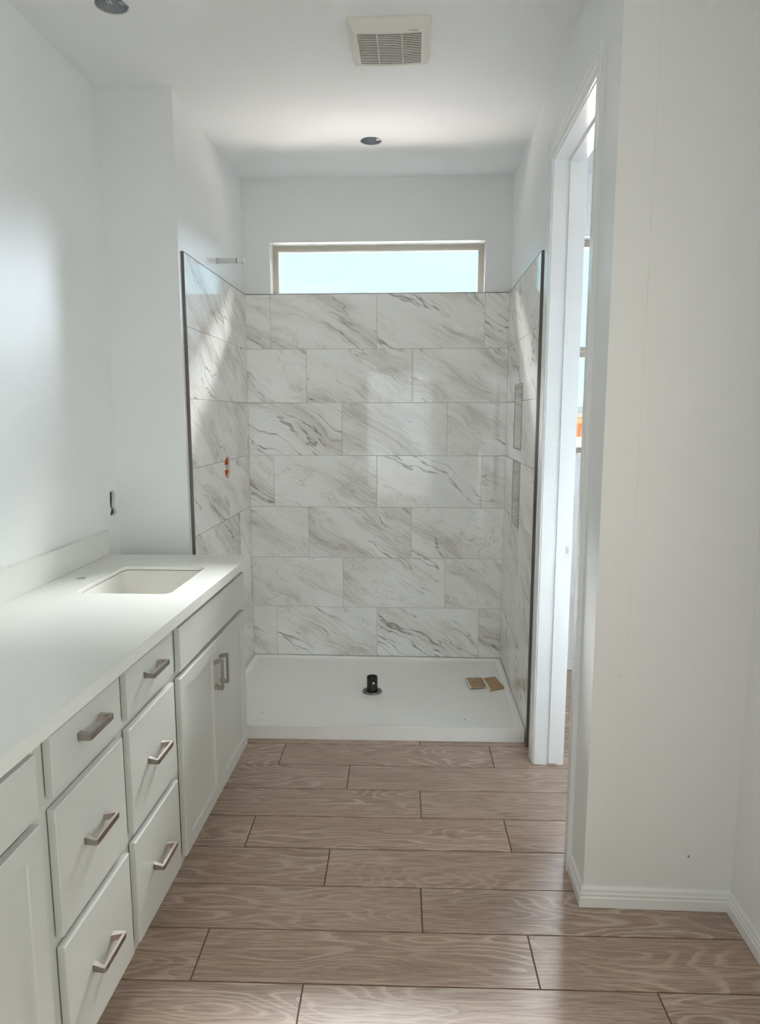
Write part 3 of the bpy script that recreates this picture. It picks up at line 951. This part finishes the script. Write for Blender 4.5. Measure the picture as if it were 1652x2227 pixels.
# ------------------------------------------------------------------ shower rough-ins
sv = thing('shower_valve', (PL, VALVE[0], VALVE[1]), 'orange shower valve rough-in inside a round hole in the left tile', 'valve')
bm = bmesh.new(); lathe(bm, [(VALVE[2] + 0.001, -0.001), (VALVE[2] - 0.002, -0.002), (VALVE[2] - 0.006, -0.014), (0.0001, -0.018)], 36, (0, 0, 0), 'x')
link('valve_guard', mesh('valve_guard', bm, M['orange'], True), sv)
bm = bmesh.new(); bbox(bm, -0.0165, 0.006, -0.034, 0.040, -0.012, 0.013)
link('valve_bracket', mesh('valve_bracket', bm, M['white'], False, 0.002), sv, label='white plastic bracket across the valve')
bm = bmesh.new(); lathe(bm, [(0.008, 0.006), (0.008, 0.009), (0.006, 0.010), (0.0001, 0.010)], 20, (0, 0.0, 0), 'x')
link('valve_stem', mesh('valve_stem', bm, M['nickel'], True), sv)

AY, AZ = 3.498, 2.291
sa_ = thing('shower_arm_stub', (PL, AY, AZ), 'capped white pipe stub sticking out high on the left shower wall', 'pipe')
bm = bmesh.new(); tube(bm, [(0.0, 0, 0), (0.110, 0, 0)], 0.0118, 24)
link('stub_pipe', mesh('stub_pipe', bm, M['pvc'], True, 0), sa_)
sa_.children[0].modifiers.new('e', 'EDGE_SPLIT').split_angle = 0.8
bm = bmesh.new(); lathe(bm, [(0.0115, 0.106), (0.0165, 0.106), (0.017, 0.108), (0.017, 0.113), (0.0155, 0.115), (0.016, 0.126), (0.0165, 0.128), (0.0160, 0.135), (0.012, 0.138), (0.0001, 0.1385)], 28, (0, 0, 0), 'x')
link('pipe_cap', mesh('pipe_cap', bm, M['white'], True), sa_, label='white cap with a rounded end')
bm = bmesh.new(); lathe(bm, [(0.0120, 0.001), (0.0150, 0.001), (0.0135, 0.006), (0.0119, 0.007)], 24, (0, 0, 0), 'x')
link('wall_collar', mesh('wall_collar', bm, M['raw'], True), sa_)
for x0, x1 in ((0.098, 0.102),):
    bm = bmesh.new(); lathe(bm, [(0.0119, x0), (0.0121, x0), (0.0121, x1), (0.0119, x1)], 24, (0, 0, 0), 'x')
    link('pipe_mark', mesh('pipe_mark', bm, M['ink'], True), sa_, label='faint blue band on the pipe')

# electrical rough-in in the vanity wall
eb = thing('electrical_box', (XV - 0.015, 2.88, 1.155), 'grey electrical box behind a ragged cutout above the counter', 'electrical box')
bm = bmesh.new()
prism(bm, [rect(-0.046, 0.046, -0.070, 0.070), rect(-0.042, 0.042, -0.066, 0.066)], -0.040, -0.0005, 'x')
bbox(bm, -0.044, -0.040, -0.046, 0.046, -0.070, 0.070)
link('box_shell', mesh('box_shell', bm, M['steel']), eb)
bm = bmesh.new()
tube(bm, [(-0.036, 0.0, 0.060), (-0.012, -0.002, 0.035), (-0.010, 0.001, -0.01), (-0.02, 0.0, -0.05)], 0.0035, 8)
link('cable', mesh('cable', bm, M['white'], True), eb, label='white cable inside the box')
bm = bmesh.new()
tube(bm, [(-0.036, 0.014, 0.060), (-0.016, 0.012, 0.030), (-0.014, 0.013, -0.02), (-0.03, 0.010, -0.055)], 0.0028, 8)
link('cable', mesh('cable', bm, M['vinyl'], True), eb, label='tan cable inside the box')

# ------------------------------------------------------------------ ceiling lamp boxes
def lamp_box(cx, cy, r, label, wires, seed):
    t = thing('ceiling_box', (cx, cy, ZC), label, 'electrical box', 0, None)
    bm = bmesh.new(); lathe(bm, [(r - 0.0018, 0.0035), (r - 0.0018, 0.052), (0.0001, 0.053)], 36)
    link('box_shell', mesh('box_shell', bm, M['steel'], True), t)
    bm = bmesh.new(); lathe(bm, [(r - 0.0010, 0.0004), (r - 0.0030, 0.0010), (r - 0.0030, 0.0030), (r - 0.0015, 0.0034)], 36)
    link('cutout_rim', mesh('cutout_rim', bm, M['raw'], True), t, label='raw white rim of the cutout')
    bm = bmesh.new(); bbox(bm, r - 0.026, r - 0.006, -0.010, 0.012, 0.006, 0.060)
    link('mounting_tab', mesh('mounting_tab', bm, M['steel'], False, 0.002), t)
    bm = bmesh.new(); bbox(bm, -r + 0.010, r - 0.03, r * 0.35, r * 0.42, 0.028, 0.050)
    link('divider', mesh('divider', bm, M['steel']), t)
    for pts, m in wires:
        bm = bmesh.new(); tube(bm, pts, 0.0017, 8)
        link('wire', mesh('wire', bm, M[m], True), t)
    return t


def loop_pts(c, rx, rz, tilt, z0):
    return [(c[0] + rx * math.cos(a) * math.cos(tilt), c[1] + rx * math.cos(a) * math.sin(tilt), z0 + rz * math.sin(a)) for a in [PI * 0.15 - i * PI * 1.25 / 14 for i in range(15)]]


lamp_box(HOLE_A[0], HOLE_A[1], HOLE_A[2], 'open round ceiling box without a lamp, above the shower', [([(0.004, 0.03, 0.05), (0.012, 0.03, 0.02), (0.02, 0.028, 0.015), (0.026, 0.03, 0.05)], 'white')], 2)
lamp_box(HOLE_B[0], HOLE_B[1], HOLE_B[2], 'open round ceiling box with curled loose wires, above the vanity', [
    (loop_pts((-0.004, -0.012), 0.010, 0.030, 0.9, 0.032), 'white'),
    (loop_pts((0.004, -0.008), 0.012, 0.034, 1.2, 0.036), 'white'),
    (loop_pts((-0.030, -0.014), 0.009, 0.020, 0.3, 0.030), 'white'),
    ([(0.02, 0.01, 0.05), (0.01, -0.004, 0.02), (0.016, -0.012, 0.018)], 'black')], 4)

# ------------------------------------------------------------------ exhaust fan grille
fan = thing('exhaust_fan', (FAN[0], FAN[1], ZC), 'square white louvred exhaust fan cover on the ceiling', 'exhaust fan')
FH, FW = 0.030, 0.143
gx, gy = 0.110, 0.105


def fan_h(x, y):
    ex = max(abs(x) - (gx + 0.004), 0) / (FW - gx - 0.004); ey = max(abs(y) - (gy + 0.008), 0) / (FW - gy - 0.008)
    e = min(1.0, max(ex, ey))
    return -FH * (1 - 0.85 * e ** 2.2) - 0.005 * (1 - (x / FW) ** 2)


bm = bmesh.new()
def fan_xy(n_out=7, per=14):
    rings = []
    for i in range(n_out + 1):
        t = i / n_out
        hx = gx + (FW - gx) * t; hy = gy + (FW - gy) * t
        pts = rrect(-hx, hx, -hy, hy, 0.003 + 0.012 * t, 4)
        # densify the long sides
        dn = []
        for a, b2 in zip(pts, pts[1:] + pts[:1]):
            L = math.hypot(b2[0] - a[0], b2[1] - a[1])
            k = per if L > 0.1 else 1
            for j in range(k):
                dn.append((a[0] + (b2[0] - a[0]) * j / k, a[1] + (b2[1] - a[1]) * j / k))
        rings.append(dn)
    return rings


rg = fan_xy()
vr = []
for i, ring in enumerate(rg):
    vr.append([bm.verts.new((x, y, fan_h(x, y))) for x, y in ring])
vr.append([bm.verts.new((x, y, -0.0005)) for x, y in rg[-1]])
vr.insert(0, [bm.verts.new((x, y, fan_h(x, y) + 0.0035)) for x, y in rg[0]])
for s, t in zip(vr[:-1], vr[1:]):
    n = len(s)
    for k in range(n):
        bm.faces.new((s[k], s[(k + 1) % n], t[(k + 1) % n], t[k]))
fc = link('cover_frame', mesh('cover_frame', bm, M['fan'], True), fan)
fc.modifiers.new('e', 'EDGE_SPLIT').split_angle = 0.9
NS = 19
for k in range(NS):
    y = -gy + (k + 0.5) * 2 * gy / NS
    bm = bmesh.new(); n = 14
    rows = []
    for i in range(n + 1):
        x = -gx + 0.0003 + (2 * gx - 0.0006) * i / n
        z = fan_h(x * 0.999, 0) + 0.0004
        sag = 0.0
        rows.append([bm.verts.new((x, y - 0.0030, z)), bm.verts.new((x, y + 0.0026, z)), bm.verts.new((x, y + 0.0026, z + 0.0007)), bm.verts.new((x, y - 0.0030, z + 0.0007))])
    for s, t in zip(rows[:-1], rows[1:]):
        for q in range(4):
            bm.faces.new((s[q], s[(q + 1) % 4], t[(q + 1) % 4], t[q]))
    bm.faces.new(rows[0]); bm.faces.new(list(reversed(rows[-1])))
    link('louvre_slat', mesh('louvre_slat', bm, M['fan']), fan)
for x in (-0.043, 0.043):
    box('grille_rib', M['fan'], x - 0.0014, x + 0.0014, -gy + 0.0005, gy - 0.0005, -0.0300, -0.024, fan)
bm = bmesh.new(); prism(bm, [rect(-0.119, 0.119, -0.119, 0.119), rect(-0.116, 0.116, -0.116, 0.116)], -0.001, 0.11, 'z'); bbox(bm, -0.119, 0.119, -0.119, 0.119, 0.11, 0.113)
prism(bm, [rect(-0.1135, 0.1135, -0.1085, 0.1085), rect(-0.112, 0.112, -0.107, 0.107)], -0.0305, -0.0012, 'z')  # added dark liner, its colour shades the gaps between slats
link('fan_housing', mesh('fan_housing', bm, M['dark']), fan)
bm = bmesh.new()
for k in range(5):
    prism(bm, [rrect(0.066 + k * 0.0068, 0.0715 + k * 0.0068, -0.1195, -0.1155, 0.0012, 2)], -0.0352, -0.0335 + 0.004, 'z')
link('embossed_mark', mesh('embossed_mark', bm, M['tgrout']), fan, label='tiny raised mark near the corner')

# ------------------------------------------------------------------ vanity
VA = -0.0125
VO = Vector((-0.709, 2.0, 0.0))
cv, sv_ = math.cos(VA), math.sin(VA)


def unit(name, y0, y1, label):
    yl = (y0 + y1) / 2
    p = VO + Vector((-sv_ * (yl - 2.0), cv * (yl - 2.0), 0))
    t = thing(name, (p.x, p.y, 0), label, 'cabinet', VA)
    hw = (y1 - y0) / 2
    xb = -0.560
    bm = bmesh.new()
    # carcass: sides, bottom, back, top and a face frame that leaves the front closed
    for v in ((-0.0395, -0.0205, -hw, hw, 0.118, 0.9095), (xb, -0.0395, -hw, -hw + 0.016, 0.118, 0.9095), (xb, -0.0395, hw - 0.016, hw, 0.118, 0.9095),
              (xb, -0.0395, -hw + 0.016, hw - 0.016, 0.118, 0.134), (xb, xb + 0.012, -hw + 0.016, hw - 0.016, 0.134, 0.9095)):
        bbox(bm, *v)
    link('body', mesh('body', bm, M['cabinet']), t)
    box('toe_kick', M['cabinet'], xb, -0.085, -hw, hw, 0.001, 0.1175, t)
    return t, yl


def slab_front(t, yl, y0, y1, z0, z1, name, bev=0.0035):
    bm = bmesh.new(); bbox(bm, -0.0172, 0.0, y0 - yl, y1 - yl, z0, z1); bbox(bm, -0.0205, -0.0172, y0 - yl + 0.012, y1 - yl - 0.012, z0 + 0.012, z1 - 0.012)
    es = [e for e in bm.edges if all(abs(v.co.x) < 1e-6 for v in e.verts)]
    bmesh.ops.bevel(bm, geom=es, offset=0.003, segments=3, profile=0.6, affect='EDGES')
    return link(name, mesh(name, bm, M['cabinet']), t)


def shaker(t, yl, y0, y1, z0, z1):
    a, b2 = y0 - yl, y1 - yl
    bm = bmesh.new(); sw = 0.049
    rings = []
    for (ins, x) in ((0.012, -0.0205), (0.012, -0.0172), (0.0, -0.0172), (0.0, -0.0022), (0.0022, 0.0), (sw, 0.0), (sw + 0.0035, -0.0030), (sw + 0.0045, -0.0085)):
        rings.append([bm.verts.new((x, p, q)) for p, q in rect(a + ins, b2 - ins, z0 + ins, z1 - ins)])
    for s, u in zip(rings[:-1], rings[1:]):
        for k in range(4):
            bm.faces.new((s[k], s[(k + 1) % 4], u[(k + 1) % 4], u[k]))
    bm.faces.new(rings[-1]); bm.faces.new(list(reversed(rings[0])))
    return link('door', mesh('door', bm, M['cabinet']), t)


def pull_mesh(L=0.112, proj=0.031, th=0.0075, wd=0.012):
    """bar pull lying along local y, standing out along +x"""
    bm = bmesh.new(); h = L / 2
    outer = [(0.0, -h + 0.004), (0.0, -h + 0.004 + th * 1.9), (proj - th, -h + th * 1.15 + 0.001), (proj - th, h - th * 1.15 - 0.001), (0.0, h - 0.004 - th * 1.9), (0.0, h - 0.004), (proj - 0.003, h), (proj, h - 0.005), (proj, -h + 0.005), (proj - 0.003, -h)]
    # tapered width: posts wider at the base
    lo, hi = [], []
    for x, y in outer:
        ww = wd / 2 + (0.0018 if x < 0.005 else 0)
        lo.append(bm.verts.new((x, y, -ww))); hi.append(bm.verts.new((x, y, ww)))
    tris = tessellate_polygon([[Vector((x, y, 0)) for x, y in outer]])
    for t3 in tris:
        bm.faces.new([lo[i] for i in t3]); bm.faces.new([hi[i] for i in reversed(t3)])
    n = len(outer)
    for k in range(n):
        bm.faces.new((lo[k], lo[(k + 1) % n], hi[(k + 1) % n], hi[k]))
    bmesh.ops.dissolve_limit(bm, angle_limit=0.01, verts=bm.verts, edges=bm.edges)
    return mesh('handle', bm, M['nickel'], False, 0.0009, 2)


PULL = pull_mesh()


def pull(parent, y, z, vertical=False):
    return link('handle', PULL, parent, (0.0002, y, z), (PI / 2 if vertical else 0, 0, 0), label='brushed nickel bar handle')


# far sink cabinet
t, yl = unit('sink_cabinet', 1.925, 2.738, 'grey two-door sink cabinet nearest the shower, under the visible basin')
slab_front(t, yl, 1.962, 2.712, 0.752, 0.890, 'false_front')
d1 = shaker(t, yl, 1.952, 2.3235, 0.147, 0.733); pull(d1, 2.292 - yl, 0.614, True)
d2 = shaker(t, yl, 2.3265, 2.702, 0.147, 0.733); pull(d2, 2.356 - yl, 0.614, True)
# drawer stacks
for (a, b2, lab) in ((1.566, 1.9248, 'grey three-drawer cabinet beside the far sink cabinet'), (1.214, 1.5658, 'grey three-drawer cabinet in the middle of the vanity, nearer the camera')):
    t, yl = unit('drawer_cabinet', a, b2, lab)
    a0 = 1.590 if a > 1.5 else 1.240; a1 = a0 + 0.312
    for z0, z1, zh in ((0.771, 0.899, 0.848), (0.459, 0.743, 0.605), (0.150, 0.434, 0.293)):
        d = slab_front(t, yl, a0, a1, z0, z1, 'drawer')
        pull(d, (a0 + a1) / 2 - yl, zh)
# near sink cabinet
t, yl = unit('sink_cabinet', 0.400, 1.2138, 'grey sink cabinet at the near end of the vanity, cut off by the frame')
slab_front(t, yl, 0.436, 1.188, 0.764, 0.890, 'false_front')
d1 = shaker(t, yl, 0.436, 0.8095, 0.147, 0.745); pull(d1, 0.775 - yl, 0.62, True)
d2 = shaker(t, yl, 0.8125, 1.188, 0.147, 0.745); pull(d2, 0.845 - yl, 0.62, True)

# countertop with the basin cutout and faucet hole
CX, CY = -1.0, 1.57
ct = thing('countertop', (CX, CY, 0.911), 'long white quartz countertop with a low backsplash along the left wall', 'countertop')
def fx(y):
    return -0.697 + 0.0135 * (y - 2.0)
SK = (-1.127, -0.806, 2.152, 2.556)
outer = [(XV + 0.001, 0.37), (fx(0.37), 0.37), (fx(2.783), 2.783), (XV + 0.001, 2.776)]
sh = rrect(*SK, 0.030, 8)
bm = bmesh.new()
prism(bm, [[(x - CX, y - CY) for x, y in outer], [(x - CX, y - CY) for x, y in sh], [(x - CX, y - CY) for x, y in circle(-1.205, 2.356, 0.0175, 28)]], 0.0205, 0.034, 'z')
bmesh.ops.dissolve_limit(bm, angle_limit=0.01, verts=bm.verts, edges=[e for e in bm.edges])
es = [e for e in bm.edges if len(e.link_faces) == 2 and e.calc_face_angle(0) > 1.0]
bmesh.ops.bevel(bm, geom=es, offset=0.0008, segments=1, affect='EDGES')
link('slab', mesh('slab', bm, M['quartz']), ct)
bm = bmesh.new()
ap = [(fx(0.37) - 0.04, 0.41), (fx(0.37) - 0.0002, 0.3702), (fx(2.783) - 0.0002, 2.7828), (XV + 0.0012, 2.7758), (XV + 0.0012, 2.736), (fx(2.74) - 0.04, 2.743)]
ap = [(XV + 0.0012, 0.3702), (fx(0.37) - 0.0002, 0.3702), (fx(2.783) - 0.0002, 2.7828), (XV + 0.0012, 2.7758), (XV + 0.0012, 2.745), (fx(2.74) - 0.04, 2.745), (fx(0.41) - 0.04, 0.41), (XV + 0.0012, 0.41)]
prism(bm, [[(x - CX, y - CY) for x, y in ap]], 0.0, 0.0204, 'z')
link('edge_build_up', mesh('edge_build_up', bm, M['quartz']), ct)
box('backsplash', M['quartz'], XV + 0.001 - CX, XV + 0.021 - CX, 0.37 - CY, 2.776 - CY, 0.0345, 0.136, ct, 0.0012)
# recess under the faucet hole
# basin
sk = thing('sink_basin', ((SK[0] + SK[1]) / 2, (SK[2] + SK[3]) / 2, 0.78), 'rectangular white undermount basin set in the countertop', 'sink')
bm = bmesh.new(); ox, oy, oz = sk.location
rings = []
for ins, z, r in ((-0.022, 0.931, 0.05), (-0.022, 0.931, 0.05), (-0.006, 0.9305, 0.04), (-0.006, 0.9305, 0.04), (-0.005, 0.9285, 0.038), (-0.0005, 0.9265, 0.037), (0.006, 0.87, 0.040), (0.012, 0.83, 0.044), (0.018, 0.805, 0.048), (0.030, 0.788, 0.050), (0.050, 0.780, 0.050), (0.10, 0.776, 0.04), (0.135, 0.774, 0.02)):
    rings.append([bm.verts.new((x - ox, y - oy, z - oz)) for x, y in rrect(SK[0] + ins, SK[1] - ins, SK[2] + ins, SK[3] - ins, r, 8)])
rings = rings[4:]
for s, u in zip(rings[:-1], rings[1:]):
    n = len(s)
    for k in range(n):
        bm.faces.new((s[k], s[(k + 1) % n], u[(k + 1) % n], u[k]))
bm.faces.new(rings[-1])
o = link('bowl', mesh('bowl', bm, M['porcelain'], True), sk)
sd = o.modifiers.new('thick', 'SOLIDIFY'); sd.thickness = 0.008; sd.offset = 0.0; sd.thickness = 0.004
bm = bmesh.new(); lathe(bm, [(0.030, -0.0035), (0.031, -0.0015), (0.024, -0.001), (0.020, -0.004), (0.0001, -0.004)], 28)
link('sink_drain', mesh('sink_drain', bm, M['nickel'], True), sk)

# ------------------------------------------------------------------ outdoors, seen through the toilet room window
box('ground', M['gravel'], -40, 40, PB + 0.2, 60, -0.35, -0.25, kind='structure')
bw = thing('block_wall', (3.5, 9.0, -0.25), 'pinkish garden block wall outside the toilet room window', 'wall')
course = 0.2
for r in range(8):
    z0 = r * course - 0.1 + 0.0
    for k in range(9):
        x0 = -1.8 + k * 0.4 + (0.2 if r % 2 else 0)
        z1 = z0 + course - 0.008
        box('block', M['block'], x0, x0 + 0.392, -0.1, 0.1, max(z0, 0.0), z1, bw)
hs = thing('house', (4.5, 12.5, -0.25), 'cream stucco neighbouring house with an orange timber gate and grey roof', 'house')
box('wall', M['stucco'], -4.0, 6.0, 0.0, 5.0, 0, 1.82, hs)
for k in range(14):
    box('gate_board', M['timber'], -2.4 + k * 0.12, -2.4 + k * 0.12 + 0.112, -0.06, -0.02, 0.0, 1.62, hs)
bm = bmesh.new()
v = [bm.verts.new(p) for p in ((-4.4, -0.4, 1.80), (6.4, -0.4, 1.80), (6.4, 5.4, 1.80), (-4.4, 5.4, 1.80), (-1.9, 2.5, 1.95), (4.0, 2.5, 1.95), (-4.4, -0.4, 1.74), (6.4, -0.4, 1.74), (6.4, 5.4, 1.74), (-4.4, 5.4, 1.74))]
for f in ((0, 1, 5, 4), (1, 2, 5), (2, 3, 4, 5), (3, 0, 4), (0, 6, 7, 1), (1, 7, 8, 2), (2, 8, 9, 3), (3, 9, 6, 0), (6, 9, 8, 7)):
    bm.faces.new([v[i] for i in f])
link('roof', mesh('roof', bm, M['roof']), hs)
